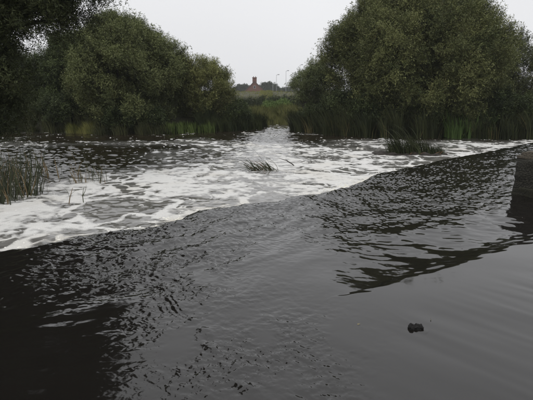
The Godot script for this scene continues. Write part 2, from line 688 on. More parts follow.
func limbs(parent: Node3D, lobes: Array, foot: Vector3, fork: float, radius: float, most: int, stems := 1) -> void:
	var tops := []
	for k in stems:
		var off := Vector3.ZERO if stems == 1 else Vector3(cos(k * 2.4) * 0.6, 0, sin(k * 2.4) * 0.6)
		var top := foot + Vector3(off.x * 2.0 + rng.randf_range(-0.2, 0.2), fork * rng.randf_range(0.85, 1.15), off.z * 2.0)
		tops.append(top)
		var pts := bend(foot + off * 0.5 - Vector3(0, 0.4, 0), top, Vector3(rng.randf_range(-0.1, 0.1), 0, 0.1))
		for i in pts.size():
			pts[i] -= parent.position
		part("trunk", tube_mesh(pts, taper(radius, radius * 0.6, pts.size()), 9), bark_mat, parent)
	var order := range(lobes.size())
	for n in mini(most, lobes.size()):
		var l: Array = lobes[order[n * lobes.size() / mini(most, lobes.size())]]
		var from: Vector3 = tops[0]
		for t in tops:
			if t.distance_to(l[0]) < from.distance_to(l[0]):
				from = t
		var to: Vector3 = from.lerp(l[0], 1.0) + (l[0] - from).normalized() * l[1] * 0.5
		var pts := bend(from - Vector3(0, 0.15, 0), to, Vector3(0, rng.randf_range(0.05, 0.35), 0) + rand_dir() * 0.15, 7)
		for i in pts.size():
			pts[i] -= parent.position
		part("limb", tube_mesh(pts, taper(radius * 0.45, 0.012, pts.size()), 6), bark_mat, parent)


func build_trees() -> void:
	var willow := [spray_mesh(1, 40, 0.13, 0.030, 0.75, 0.2), spray_mesh(2, 40, 0.13, 0.030, 0.75, 0.3)]
	var broad := [spray_mesh(3, 40, 0.10, 0.045, 0.6, 0.1), spray_mesh(4, 40, 0.10, 0.045, 0.6, 0.2)]
	var near := [spray_mesh(5, 34, 0.085, 0.022, 0.55, 0.9), spray_mesh(6, 34, 0.085, 0.022, 0.55, 1.0)]

	var t := thing("willow_tree", "big rounded dark willow on the right far bank above the reeds", "tree", Vector3(9.5, 0.2, -31.0), "willows on the far bank")
	var lobes := lobes_on(Vector3(9.9, 3.0, -31.0), Vector3(4.7, 4.6, 4.6), 60, 1.35, 0.6)
	lobes.append_array(lobes_on(Vector3(9.0, 3.6, -31.0), Vector3(4.0, 2.8, 3.0), 14, 1.4, 1.2))
	lobes.append_array([[Vector3(4.8, 3.2, -31), 0.8], [Vector3(4.7, 4.2, -31), 0.75], [Vector3(4.9, 5.1, -31), 0.75], [Vector3(5.9, 5.7, -31), 0.8], [Vector3(7.2, 7.2, -31), 0.8], [Vector3(10.6, 7.6, -31), 0.8]])
	lobes.append_array(shoots(Vector3(9.9, 3.0, -31.0), Vector3(4.8, 4.6, 4.0), 40, 0.42))
	limbs(t, lobes, Vector3(9.5, 0.3, -31.3), 1.2, 0.32, 26, 4)
	crown(t, lobes, 34000, willow, Color(0.055, 0.064, 0.022), Color(0.23, 0.22, 0.09), 1.0, 0.5, -0.5, Vector3(0.2, 0, 0))

	t = thing("willow_tree", "bushy grey-green willow with a feathery top on the left far bank", "tree", Vector3(-9.2, 0.1, -32.0), "willows on the far bank")
	lobes = lobes_on(Vector3(-9.4, 2.6, -32.0), Vector3(2.7, 3.3, 2.8), 32, 0.95, 0.4)
	lobes.append_array([[Vector3(-9.0, 5.9, -31.5), 0.6], [Vector3(-10.4, 5.5, -31.5), 0.7], [Vector3(-7.9, 5.1, -31.5), 0.6], [Vector3(-9.6, 5.2, -31.0), 0.8], [Vector3(-11.9, 3.3, -32.0), 0.9], [Vector3(-12.6, 2.2, -32.0), 0.8], [Vector3(-10.9, 5.0, -32), 0.6], [Vector3(-7.0, 3.6, -32.2), 0.6]])
	lobes.append_array(shoots(Vector3(-9.4, 2.6, -32.0), Vector3(2.8, 3.4, 2.4), 40, 0.36))
	limbs(t, lobes, Vector3(-9.2, 0.2, -32.0), 1.0, 0.22, 18, 3)
	crown(t, lobes, 15000, willow, Color(0.07, 0.08, 0.030), Color(0.27, 0.27, 0.12), 1.0, 0.75, -0.45)

	t = thing("alder_tree", "low dark tree at the far left behind the hanging branches", "tree", Vector3(-18.2, 0.3, -37.0), "")
	lobes = lobes_on(Vector3(-18.2, 2.0, -37.0), Vector3(4.4, 2.1, 3.2), 36, 1.1, 0.5)
	limbs(t, lobes, Vector3(-18.2, 0.3, -37.0), 1.2, 0.25, 12, 2)
	crown(t, lobes, 11000, broad, Color(0.04, 0.055, 0.018), Color(0.13, 0.15, 0.055), 1.0, 0.4, -0.5)

	t = thing("alder_tree", "dark tree close behind the left side of the feathery willow", "tree", Vector3(-13.2, 0.3, -36.0), "")
	lobes = lobes_on(Vector3(-13.4, 3.4, -36.0), Vector3(2.5, 2.7, 2.4), 28, 0.95, 0.5)
	limbs(t, lobes, Vector3(-13.2, 0.3, -36.0), 1.4, 0.2, 10, 1)
	crown(t, lobes, 9000, broad, Color(0.04, 0.055, 0.018), Color(0.15, 0.17, 0.06), 1.0, 0.55, -0.45)

	var mids := [
		["small olive bushy tree just right of the feathery willow", Vector3(-6.6, 0.2, -34.5), Vector3(1.2, 2.1, 1.5), 1.9, Color(0.07, 0.082, 0.028), Color(0.24, 0.24, 0.10)],
		["yellowing bushy tree with loose shoots left of the house", Vector3(-4.5, 0.2, -33.6), Vector3(1.65, 1.75, 1.4), 1.95, Color(0.10, 0.105, 0.036), Color(0.36, 0.33, 0.13)],
		["low rounded bush sloping down towards the gap left of the house", Vector3(-3.3, 0.1, -34.2), Vector3(0.9, 0.95, 1.2), 1.0, Color(0.055, 0.06, 0.022), Color(0.19, 0.17, 0.075)],
		["loose pale green tree right of the gap in front of the lamp posts", Vector3(3.75, 0.2, -36.0), Vector3(1.3, 1.75, 1.5), 1.8, Color(0.075, 0.088, 0.036), Color(0.25, 0.26, 0.13)],
		["dark rounded tree at the right edge beside the big willow", Vector3(20.0, 0.2, -36.0), Vector3(3.0, 2.2, 2.8), 2.5, Color(0.035, 0.042, 0.016), Color(0.12, 0.12, 0.05)],
	]
	for m in mids:
		t = thing("small_tree", m[0], "tree", m[1], "small trees along the far bank")
		lobes = lobes_on(m[1] + Vector3(0, m[3], 0), m[2], 18, m[2].x * 0.42, 0.4)
		lobes.append_array(shoots(m[1] + Vector3(0, m[3], 0), m[2], 14, 0.24))
		limbs(t, lobes, m[1], 0.8, 0.10, 10, 2)
		crown(t, lobes, int(2800 * m[2].x * m[2].y / 2.5), willow if m[2].x < 1.7 else broad, m[4], m[5], 0.9, 0.9, -0.4)

	# the tree that hangs in from the left
	t = thing("overhanging_tree", "big dark tree on the near left bank with branches hanging into view", "tree", Vector3(-11.6, 0.4, -14.6))
	lobes = [
		[Vector3(-6.3, 4.5, -13.0), 0.85], [Vector3(-6.9, 4.1, -12.6), 0.7], [Vector3(-6.0, 4.3, -12.5), 0.6], [Vector3(-5.3, 4.75, -13.0), 0.65], [Vector3(-4.6, 4.9, -13.2), 0.5], [Vector3(-7.2, 4.3, -12.8), 0.8], [Vector3(-7.6, 3.3, -12.8), 0.55], [Vector3(-7.4, 2.3, -13.0), 0.75], [Vector3(-7.7, 1.5, -13.2), 0.6],
		[Vector3(-8.5, 2.2, -13.2), 0.9], [Vector3(-8.4, 4.0, -13.4), 1.2], [Vector3(-5.4, 3.9, -13.6), 0.35],
		[Vector3(-6.2, 6.2, -13.5), 1.3], [Vector3(-9.0, 6.0, -12.0), 2.0], [Vector3(-11.0, 7.0, -14.0), 2.6], [Vector3(-9.0, 9.5, -13.0), 2.6], [Vector3(-7.2, 8.2, -13.0), 1.7],
		[Vector3(-12.0, 4.0, -14.0), 2.3], [Vector3(-8.4, 10.5, -14.0), 2.2], [Vector3(-10.5, 12.0, -15.0), 2.4], [Vector3(-9.6, 3.6, -14.5), 1.5],
		[Vector3(-13.5, 9.0, -15.0), 2.6], [Vector3(-10.0, 2.0, -15.6), 1.4]]
	limbs(t, lobes, Vector3(-11.6, 0.4, -14.6), 3.0, 0.45, 25, 2)
	crown(t, lobes, 50000, near, Color(0.022, 0.028, 0.010), Color(0.095, 0.10, 0.04), 1.0, -0.1, -0.5, Vector3(0.25, -0.25, 0), 0.42)

	var low := [
		[Vector3(-14.0, 0.0, -31.8), 1.0, "low dark bush at the water's edge below the low far-left tree"],
		[Vector3(-9.3, 0.0, -29.8), 0.9, "low dark bush at the water below the feathery willow"],
		[Vector3(-7.4, 0.0, -30.0), 0.7, "small dark bush between the feathery willow's foot and the bright grass"],
		[Vector3(-2.3, 0.0, -33.4), 0.8, "dark bush at the end of the left bank beside the gap"],
		[Vector3(3.4, 0.0, -31.6), 0.9, "dark bush at the near corner of the right bank beside the gap"],
		[Vector3(5.0, 0.0, -30.0), 1.1, "low bush in the reeds between the gap-side corner and the big willow"],
		[Vector3(6.4, 0.0, -28.2), 1.0, "low bush in the reeds at the big willow's left foot"],
		[Vector3(9.3, 0.0, -27.6), 0.9, "low bush in the reeds below the middle of the big willow"],
		[Vector3(13.9, 0.0, -27.6), 1.0, "low bush in the reeds at the big willow's right foot"]]
	for b in low:
		var c: Vector3 = b[0]
		c.y = maxf(land(c.x, c.z), LOW)
		t = thing("bank_bush", b[2], "bush", c, "low bushes along the far bank")
		lobes = lobes_on(c + Vector3(0, 0.55 * b[1], 0), Vector3(1.0, 0.7, 0.8) * b[1], 9, 0.5 * b[1], c.y + 0.1)
		limbs(t, lobes, c, 0.3, 0.04, 4, 1)
		crown(t, lobes, 1300, broad, Color(0.022, 0.032, 0.012), Color(0.085, 0.10, 0.035), 0.85, 0.6, -0.6)

	# hedge below the flood bank
	for k in 7:
		var x := -6.6 + k * 1.75 + rng.randf_range(-0.3, 0.3)
		var z := -56.0 + rng.randf_range(-1.5, 1.5)
		var r := rng.randf_range(0.9, 1.25)
		var lab: String = ["first", "second", "third", "fourth", "fifth", "sixth", "seventh"][k] + " bush from the left in the dark hedge below the flood bank"
		t = thing("hedge_bush", lab, "bush", Vector3(x, 0.3, z), "bushes of the hedge below the flood bank")
		lobes = lobes_on(Vector3(x, 0.5, z), Vector3(r, 0.6, 1.0), 9, 0.55, 0.3)
		limbs(t, lobes, Vector3(x, 0.3, z), 0.4, 0.05, 4, 1)
		crown(t, lobes, 700, broad, Color(0.022, 0.03, 0.012), Color(0.06, 0.068, 0.03), 1.0, 0.5, -0.6)
	t = thing("pale_bush", "bright green bush in the gap between the banks", "bush", Vector3(1.3, 0.0, -45.5))
	lobes = lobes_on(Vector3(1.1, 0.45, -45.5), Vector3(1.4, 0.5, 0.9), 10, 0.5, 0.1)
	limbs(t, lobes, Vector3(1.2, 0.0, -45.5), 0.3, 0.04, 4, 1)
	crown(t, lobes, 1200, broad, Color(0.08, 0.12, 0.03), Color(0.20, 0.26, 0.08), 0.9, 0.5, -0.6)


# ---------------------------------------------------------------- banks

func tuft_mesh(sd: int, blades: int, height: float, spread: float, wide: float, lean: Vector3) -> ArrayMesh:
	var r := RandomNumberGenerator.new()
	r.seed = sd
	var st := SurfaceTool.new()
	st.begin(Mesh.PRIMITIVE_TRIANGLES)
	for i in blades:
		var a := r.randf() * TAU
		var root := Vector3(cos(a), 0, sin(a)) * spread * sqrt(r.randf())
		var h := height * r.randf_range(0.55, 1.0)
		var out := (Vector3(cos(a), 0, sin(a)) * r.randf_range(0.05, 0.4) + lean * r.randf_range(0.6, 1.3)) * h
		var w := Vector3(cos(a + 1.2), 0, sin(a + 1.2)) * wide * r.randf_range(0.7, 1.2)
		var s := r.randf_range(0.7, 1.25)
		st.set_color(Color(s, s, s * r.randf_range(0.8, 1.0)))
		var last := root
		for k in 4:
			var f := (k + 1) / 4.0
			var p := root + Vector3(0, h * (f - 0.18 * f * f), 0) + out * f * f
			var w0 := w * (1.0 - (f - 0.25) * (f - 0.25))
			var w1 := w * (1.0 - f * f)
			st.set_normal(Vector3(w.z, 0.4 * wide, -w.x).normalized())
			for v in [last - w0, last + w0, p + w1, last - w0, p + w1, p - w1]:
				st.add_vertex(v)
			last = p
	return st.commit()


func bed(called: String, label: String, category: String, line: Array, deep: float, count: int, meshes: Array, dark: Color, light: Color, size: Vector2, sink := 0.0) -> void:
	var o := thing(called, label, category, Vector3(line[0].x, 0, line[0].y))
	o.set_meta("kind", "stuff")
	for k in meshes.size():
		var places := []
		var tints := []
		for i in count / meshes.size():
			var f := rng.randf() * (line.size() - 1)
			var j := int(f)
			var a: Vector2 = line[j]
			var b: Vector2 = line[mini(j + 1, line.size() - 1)]
			var side := (b - a).orthogonal().normalized()
			var p := a.lerp(b, f - j) + side * (rng.randf() - 0.5) * deep + Vector2(na.get_noise_2d(f * 3.0, 2.0), nb.get_noise_2d(f * 3.0, 5.0)) * deep * 0.5
			var clumped := na.get_noise_2d(p.x * 0.9 + 3.0, p.y * 0.9)
			if clumped < rng.randf_range(-0.75, -0.1):
				continue
			var y := maxf(land(p.x, p.y), LOW - 0.1) - sink
			var s := rng.randf_range(size.x, size.y) * (1.0 + 0.55 * clumped)
			var basis := Basis(Vector3.UP, rng.randf_range(-1.3, 1.3) + 1.5 * nb.get_noise_2d(p.x * 1.7, p.y * 1.7)).scaled(Vector3(1, 1, 1) * s)
			places.append(Transform3D(basis, Vector3(p.x, y, p.y) - o.position))
			tints.append(dark.lerp(light, clampf(0.5 + 0.5 * nb.get_noise_2d(p.x * 0.9, p.y * 0.9) + rng.randf_range(-0.3, 0.3), 0.0, 1.0)))
		many("blades" if k == 0 else "more_blades", meshes[k], blade_mat, places, tints, o)


func build_banks() -> void:
	var reed := [tuft_mesh(1, 9, 1.0, 0.16, 0.012, Vector3(-0.22, 0, 0)), tuft_mesh(2, 9, 1.0, 0.16, 0.012, Vector3(-0.12, 0, 0.05))]
	var dead := [tuft_mesh(7, 7, 1.0, 0.2, 0.009, Vector3(-0.45, 0, 0.1)), tuft_mesh(8, 5, 1.0, 0.2, 0.009, Vector3(0.35, 0, 0.1))]
	var grass := [tuft_mesh(3, 14, 1.0, 0.25, 0.014, Vector3(-0.1, 0, 0.05))]
	var leafy := [tuft_mesh(4, 12, 1.0, 0.22, 0.028, Vector3(-0.05, 0, 0.1))]
	bed("reed_bed", "dark reed bed along the right far bank below the big willow", "reeds", [Vector2(2.7, -32.5), Vector2(4.2, -29.2), Vector2(7.4, -26.9), Vector2(11.0, -26.7), Vector2(15.0, -26.8), Vector2(20.0, -26.0)], 1.6, 8000, reed, Color(0.010, 0.014, 0.006), Color(0.036, 0.042, 0.019), Vector2(0.8, 1.9))
	bed("reed_bed", "bent dead straw-brown stems among the right bank's reeds", "reeds", [Vector2(2.9, -31.5), Vector2(4.4, -28.9), Vector2(7.4, -26.7), Vector2(11.0, -26.5), Vector2(15.0, -26.6), Vector2(19.0, -26.0)], 1.4, 700, dead, Color(0.04, 0.04, 0.02), Color(0.13, 0.11, 0.055), Vector2(0.5, 1.5))
	bed("reed_bed", "bright green reeds lit up in the right bank's dark reed bed", "reeds", [Vector2(10.4, -26.3), Vector2(11.5, -26.4), Vector2(12.8, -26.4)], 0.9, 700, leafy, Color(0.025, 0.045, 0.012), Color(0.06, 0.095, 0.03), Vector2(0.8, 1.6))
	bed("reed_bed", "dark upright reeds on the left shore of the gap", "reeds", [Vector2(-0.9, -37.0), Vector2(-1.5, -33.2), Vector2(-3.0, -32.2), Vector2(-4.6, -31.6)], 1.5, 2600, reed, Color(0.012, 0.018, 0.008), Color(0.05, 0.06, 0.024), Vector2(0.6, 1.5))
	bed("bank_grass", "bright green grass at the water's edge left of the gap", "grass", [Vector2(-3.7, -30.7), Vector2(-5.2, -30.0), Vector2(-6.6, -29.6)], 0.9, 1100, leafy, Color(0.035, 0.055, 0.016), Color(0.10, 0.135, 0.045), Vector2(0.2, 0.9))
	bed("bank_grass", "pale yellow-green grass mound at the left far shore", "grass", [Vector2(-10.3, -29.3), Vector2(-11.5, -29.7), Vector2(-12.5, -30.0)], 0.8, 900, grass, Color(0.06, 0.07, 0.022), Color(0.17, 0.165, 0.06), Vector2(0.3, 0.85))
	bed("bank_grass", "dark rough grass along the foot of the left far bank", "grass", [Vector2(-6.4, -29.9), Vector2(-8.3, -29.3), Vector2(-10.5, -30.2), Vector2(-14.5, -31.2), Vector2(-18.0, -31.6), Vector2(-25.0, -34.0)], 1.8, 2600, grass, Color(0.02, 0.024, 0.012), Color(0.055, 0.058, 0.028), Vector2(0.5, 1.1))
	bed("bank_grass", "rough brownish grass on the low ground in the gap", "grass", [Vector2(-3.0, -39.5), Vector2(-0.3, -41.0), Vector2(2.2, -41.8), Vector2(6.0, -43.0)], 3.6, 3000, grass, Color(0.06, 0.07, 0.026), Color(0.17, 0.17, 0.075), Vector2(0.5, 1.0))
	bed("bank_grass", "long olive grass on the slope and top of the flood bank", "grass", [Vector2(-34.0, -77.5), Vector2(0.0, -77.5), Vector2(34.0, -77.5)], 14.0, 9000, grass, Color(0.13, 0.15, 0.05), Color(0.25, 0.24, 0.10), Vector2(0.2, 0.42))
	bed("bank_grass", "grass and weeds on the near left bank under the hanging tree", "grass", [Vector2(-6.8, -9.0), Vector2(-10.2, -14.0), Vector2(-14.5, -20.0), Vector2(-20.0, -26.0)], 1.6, 1800, grass, Color(0.02, 0.026, 0.012), Color(0.06, 0.065, 0.03), Vector2(0.5, 1.1))


# ---------------------------------------------------------------- far things

func bx(st: SurfaceTool, lo: Vector3, hi: Vector3) -> void:
	var b := BoxMesh.new()
	b.size = hi - lo
	st.append_from(b, 0, Transform3D(Basis(), (lo + hi) * 0.5))


func box_mesh(lo: Vector3, hi: Vector3) -> ArrayMesh:
	var st := SurfaceTool.new()
	st.begin(Mesh.PRIMITIVE_TRIANGLES)
	bx(st, lo, hi)
	return st.commit()


func prism(profile: Array, z0: float, z1: float) -> ArrayMesh:   # profile anticlockwise in x, y
	var st := SurfaceTool.new()
	st.begin(Mesh.PRIMITIVE_TRIANGLES)
	st.set_smooth_group(-1)
	var n := profile.size()
	for i in range(1, n - 1):
		for v in [profile[0], profile[i + 1], profile[i]]:
			st.add_vertex(Vector3(v.x, v.y, z1))
		for v in [profile[0], profile[i], profile[i + 1]]:
			st.add_vertex(Vector3(v.x, v.y, z0))
	for i in n:
		var a: Vector2 = profile[i]
		var b: Vector2 = profile[(i + 1) % n]
		for v in [Vector3(a.x, a.y, z0), Vector3(a.x, a.y, z1), Vector3(b.x, b.y, z1), Vector3(a.x, a.y, z0), Vector3(b.x, b.y, z1), Vector3(b.x, b.y, z0)]:
			st.add_vertex(v)
	st.generate_normals()
	return st.commit()


func build_far_things() -> void:
	var brick := mat(Color(0.20, 0.085, 0.06), 0.9)
	brick.albedo_texture = noise_tex(0.05, 4, Color(0.7, 0.7, 0.7), Color(1, 1, 1), 21)
	brick.uv1_triplanar = true
	brick.uv1_scale = Vector3.ONE * 0.3
	var tile := mat(Color(0.10, 0.06, 0.05), 0.85)
	var paint := mat(Color(0.6, 0.6, 0.58), 0.6)
	var dark := mat(Color(0.02, 0.022, 0.025), 0.15)
	var h := thing("brick_house", "red brick house with steep gable and chimney beyond the flood bank", "house", Vector3(-5.8, 1.0, -230.0))
	part("wall", prism([Vector2(-4.5, 0), Vector2(4.5, 0), Vector2(4.5, 3.8), Vector2(0, 8.3), Vector2(-4.5, 3.8)], -9.0, 0.0), brick, h)
	part("roof", prism([Vector2(4.5, 3.82), Vector2(4.9, 3.42), Vector2(4.9, 3.7), Vector2(0, 8.6), Vector2(0, 8.33)], -9.2, 0.25), tile, h)
	part("roof", prism([Vector2(0, 8.33), Vector2(0, 8.6), Vector2(-4.9, 3.7), Vector2(-4.9, 3.42), Vector2(-4.5, 3.82)], -9.2, 0.25), tile, h)
	var ch := part("chimney", box_mesh(Vector3(-1.0, 7.2, -1.6), Vector3(1.0, 9.9, -0.2)), brick, h)
	part("chimney_cap", box_mesh(Vector3(-1.15, 9.9, -1.75), Vector3(1.15, 10.2, -0.05)), brick, ch)
	for x in [-0.5, 0.5]:
		var pot := tube_mesh([Vector3(x, 10.2, -0.9), Vector3(x, 10.7, -0.9)], [0.2, 0.16], 8)
		part("chimney_pot", pot, tile, ch)
	for w in [[0.0, 5.0, 0.45, 1.1], [-1.9, 1.2, 0.6, 1.4], [1.9, 1.2, 0.6, 1.4]]:
		var fr := part("window", box_mesh(Vector3(w[0] - w[2] - 0.08, w[1] - 0.08, -0.05), Vector3(w[0] + w[2] + 0.08, w[1] + w[3] + 0.08, 0.06)), paint, h)
		part("pane", box_mesh(Vector3(w[0] - w[2], w[1], 0.0), Vector3(w[0] + w[2], w[1] + w[3], 0.075)), dark, fr)

	var metal := mat(Color(0.22, 0.23, 0.24), 0.5)
	metal.metallic = 0.6
	var glass := mat(Color(0.5, 0.5, 0.5), 0.3)
	var posts := [
		["leftmost and lowest street lamp, nearest the house", Vector3(2.9, 1.0, -215), 7.2],
		["tall grey street lamp, second from the left beyond the flood bank", Vector3(4.2, 1.0, -200), 9.9],
		["tallest grey street lamp clear against the sky beyond the flood bank", Vector3(8.2, 1.0, -200), 11.5],
		["grey street lamp whose head shows over the pale tree", Vector3(14.0, 1.0, -200), 13.9]]
	for p in posts:
		var l := thing("street_lamp", p[0], "street lamp", p[1], "street lamps beyond the flood bank")
		part("pole", tube_mesh([Vector3.ZERO, Vector3(0, 2.0, 0), Vector3(0, p[2], 0)], [0.12, 0.10, 0.06], 8), metal, l)
		part("arm", tube_mesh(bend(Vector3(0, p[2] - 0.1, 0), Vector3(0.8, p[2] + 0.15, 0), Vector3(0, 0.06, 0), 4), taper(0.07, 0.06, 5), 6), metal, l)
		var head := part("lamp_head", box_mesh(Vector3(0.5, p[2] + 0.08, -0.16), Vector3(1.25, p[2] + 0.28, 0.16)), metal, l)
		part("lens", box_mesh(Vector3(0.55, p[2] + 0.03, -0.12), Vector3(1.2, p[2] + 0.08, 0.12)), glass, head)

	var far_leaf := [spray_mesh(8, 30, 0.5, 0.25, 1.6, 0.1)]
	var spots := [
		["rounded far tree left of the brick house", Vector3(-13.4, 1.0, -262), Vector3(4.0, 1.9, 3), 3.9],
		["far tree close to the right of the brick house", Vector3(-0.2, 1.0, -262), Vector3(3.0, 2.2, 3), 4.4],
		["smaller far tree to the right, towards the lowest street lamp", Vector3(3.8, 1.0, -268), Vector3(2.2, 1.7, 3), 3.7],
		["low far tree behind the tall street lamps", Vector3(13.0, 1.0, -270), Vector3(4.5, 1.4, 3), 2.6]]
	for s in spots:
		var t := thing("distant_tree", s[0], "tree", s[1], "far trees round the brick house")
		var lobes := lobes_on(s[1] + Vector3(0, s[3], 0), s[2], 18, 1.3, 1.0)
		limbs(t, lobes, s[1], 2.0, 0.2, 5, 1)
		crown(t, lobes, 1500, far_leaf, Color(0.03, 0.038, 0.022), Color(0.07, 0.08, 0.045), 1.0, 0.4, -0.6)


# ---------------------------------------------------------------- pier, plants, floating things

func rough_block(size: Vector3, cells: int, rough: float, rounding: float, sd: float) -> ArrayMesh:
	# a block with worn corners and an uneven face; origin at the middle of its bottom
	var st := SurfaceTool.new()
	st.begin(Mesh.PRIMITIVE_TRIANGLES)
	st.set_smooth_group(0)
	for f in 6:
		var ax := f / 2
		var sgn := 1.0 if f % 2 == 0 else -1.0
		for i in cells:
			for j in cells:
				var q := []
				for o in [[0, 0], [1, 0], [1, 1], [0, 1]]:
					var a: float = -1.0 + 2.0 * (i + o[0]) / cells
					var b: float = -1.0 + 2.0 * (j + o[1]) / cells
					var v := Vector3.ZERO
					v[ax] = sgn
					v[(ax + 1) % 3] = a
					v[(ax + 2) % 3] = b
					var half := size * 0.5
					var p := v * half
					var core := Vector3(clampf(p.x, -half.x + rounding, half.x - rounding), clampf(p.y, -half.y + rounding, half.y - rounding), clampf(p.z, -half.z + rounding, half.z - rounding))
					var d := p - core
					p = core + d.normalized() * minf(d.length(), rounding)
					var dir := d.normalized()
					p += dir * rough * (nf.get_noise_3d(p.x * 2.5 + sd, p.y * 2.5, p.z * 2.5) + 0.5 * nf.get_noise_3d(p.x * 9.0 + sd, p.y * 9.0, p.z * 9.0))
					q.append(p + Vector3(0, half.y, 0))
				var order := [0, 2, 1, 0, 3, 2] if sgn > 0 else [0, 1, 2, 0, 2, 3]
				for k in order:
					st.add_vertex(q[k])
	st.index()
	st.generate_normals()
	return st.commit()


func build_pier() -> void:
	var stone := mat(Color(0.05, 0.046, 0.036), 0.9)
	noise_relief(stone, 1.4, 2.5)
	stone.albedo_texture = noise_tex(0.025, 5, Color(0.3, 0.32, 0.26), Color(1, 1, 1), 44)
	var moss := mat(Color(0.026, 0.026, 0.013), 0.95)
	noise_relief(moss, 2.0, 1.5)
	var cap := mat(Color(0.10, 0.085, 0.062), 0.85)
	noise_relief(cap, 1.8, 1.0)
	# corner at the water, running back towards the right-hand bank
	var p := thing("stone_pier", "dark square stone pier standing in the water at the right edge", "pier", Vector3(4.72, 0.0, -8.67))
	p.rotation.y = atan2(0.47, 0.88)
	var b := part("block", rough_block(Vector3(1.5, 1.35, 5.0), 26, 0.05, 0.05, 1.0), stone, p)
	b.position = Vector3(0.75, -0.66, 2.5)
	var mo := part("moss_band", rough_block(Vector3(1.52, 0.5, 5.02), 22, 0.05, 0.06, 1.0), moss, p)
	mo.position = Vector3(0.75, -0.34, 2.5)
	var c := part("coping", rough_block(Vector3(1.48, 0.08, 5.0), 24, 0.03, 0.03, 5.0), cap, p)
	c.position = Vector3(0.765, 0.66, 2.5)
	for k in 3:
		var s := part("rough_capstone", rough_block(Vector3(1.42, 0.26, 1.6), 22, 0.035, 0.035, 9.0 + 6.0 * k), [cap, stone, cap][k], p)
		s.position = Vector3(0.755, [0.655, 0.76, 0.72][k], 0.86 + 1.63 * k)
		s.rotation = Vector3([-0.16, -0.03, 0.04][k], 0.0, 0.02 * (k - 1))


func blade(root: Vector3, tip: Vector3, sag: Vector3, wide: float, seg := 6) -> ArrayMesh:
	# a flat leaf with a keel
	var pts := bend(root, tip, sag, seg)
	var st := SurfaceTool.new()
	st.begin(Mesh.PRIMITIVE_TRIANGLES)
	var d := (tip - root).normalized()
	var a := d.cross(Vector3(rng.randf_range(-1, 1), 0.1, rng.randf_range(-0.3, 0.3))).normalized()
	var n := a.cross(d) * wide * 0.35
	for i in seg:
		var w0 := a * wide * (1.0 - pow(float(i) / seg, 2.0))
		var w1 := a * wide * (1.0 - pow(float(i + 1) / seg, 2.0))
		for v in [pts[i] - w0, pts[i] + n, pts[i + 1] + n, pts[i] - w0, pts[i + 1] + n, pts[i + 1] - w1, pts[i] + n, pts[i] + w0, pts[i + 1] + w1, pts[i] + n, pts[i + 1] + w1, pts[i + 1] + n]:
			st.add_vertex(v)
	st.generate_normals()
	return st.commit()


func reed_mat(c: Color) -> StandardMaterial3D:
	var m := mat(c, 0.65)
	m.cull_mode = BaseMaterial3D.CULL_DISABLED
	m.backlight_enabled = true
	m.backlight = Color(0.25, 0.25, 0.15)
	return m


func reed_clump(label: String, at: Vector2, count: int, spread: Vector2, height: Vector2, lean: Vector3, mats: Array, group := "") -> void:
	var t := thing("reed_clump", label, "reeds", Vector3(at.x, LOW, at.y), group)
	for i in count:
		var root := Vector3(rng.randf_range(-spread.x, spread.x), -0.15, rng.randf_range(-spread.y, spread.y))
		var hh := rng.randf_range(height.x, height.y)
		var tip := root + (Vector3(0, 1, 0) + lean * rng.randf_range(0.5, 1.4) + Vector3(rng.randf_range(-0.36, 0.36), 0, rng.randf_range(-0.2, 0.2))).normalized() * hh
		part("reed", blade(root, tip, Vector3(rng.randf_range(-0.9, 0.9) - lean.x, 0.6, 0) * 0.11 * hh, rng.randf_range(0.008, 0.022)), mats[rng.randi() % mats.size()], t)


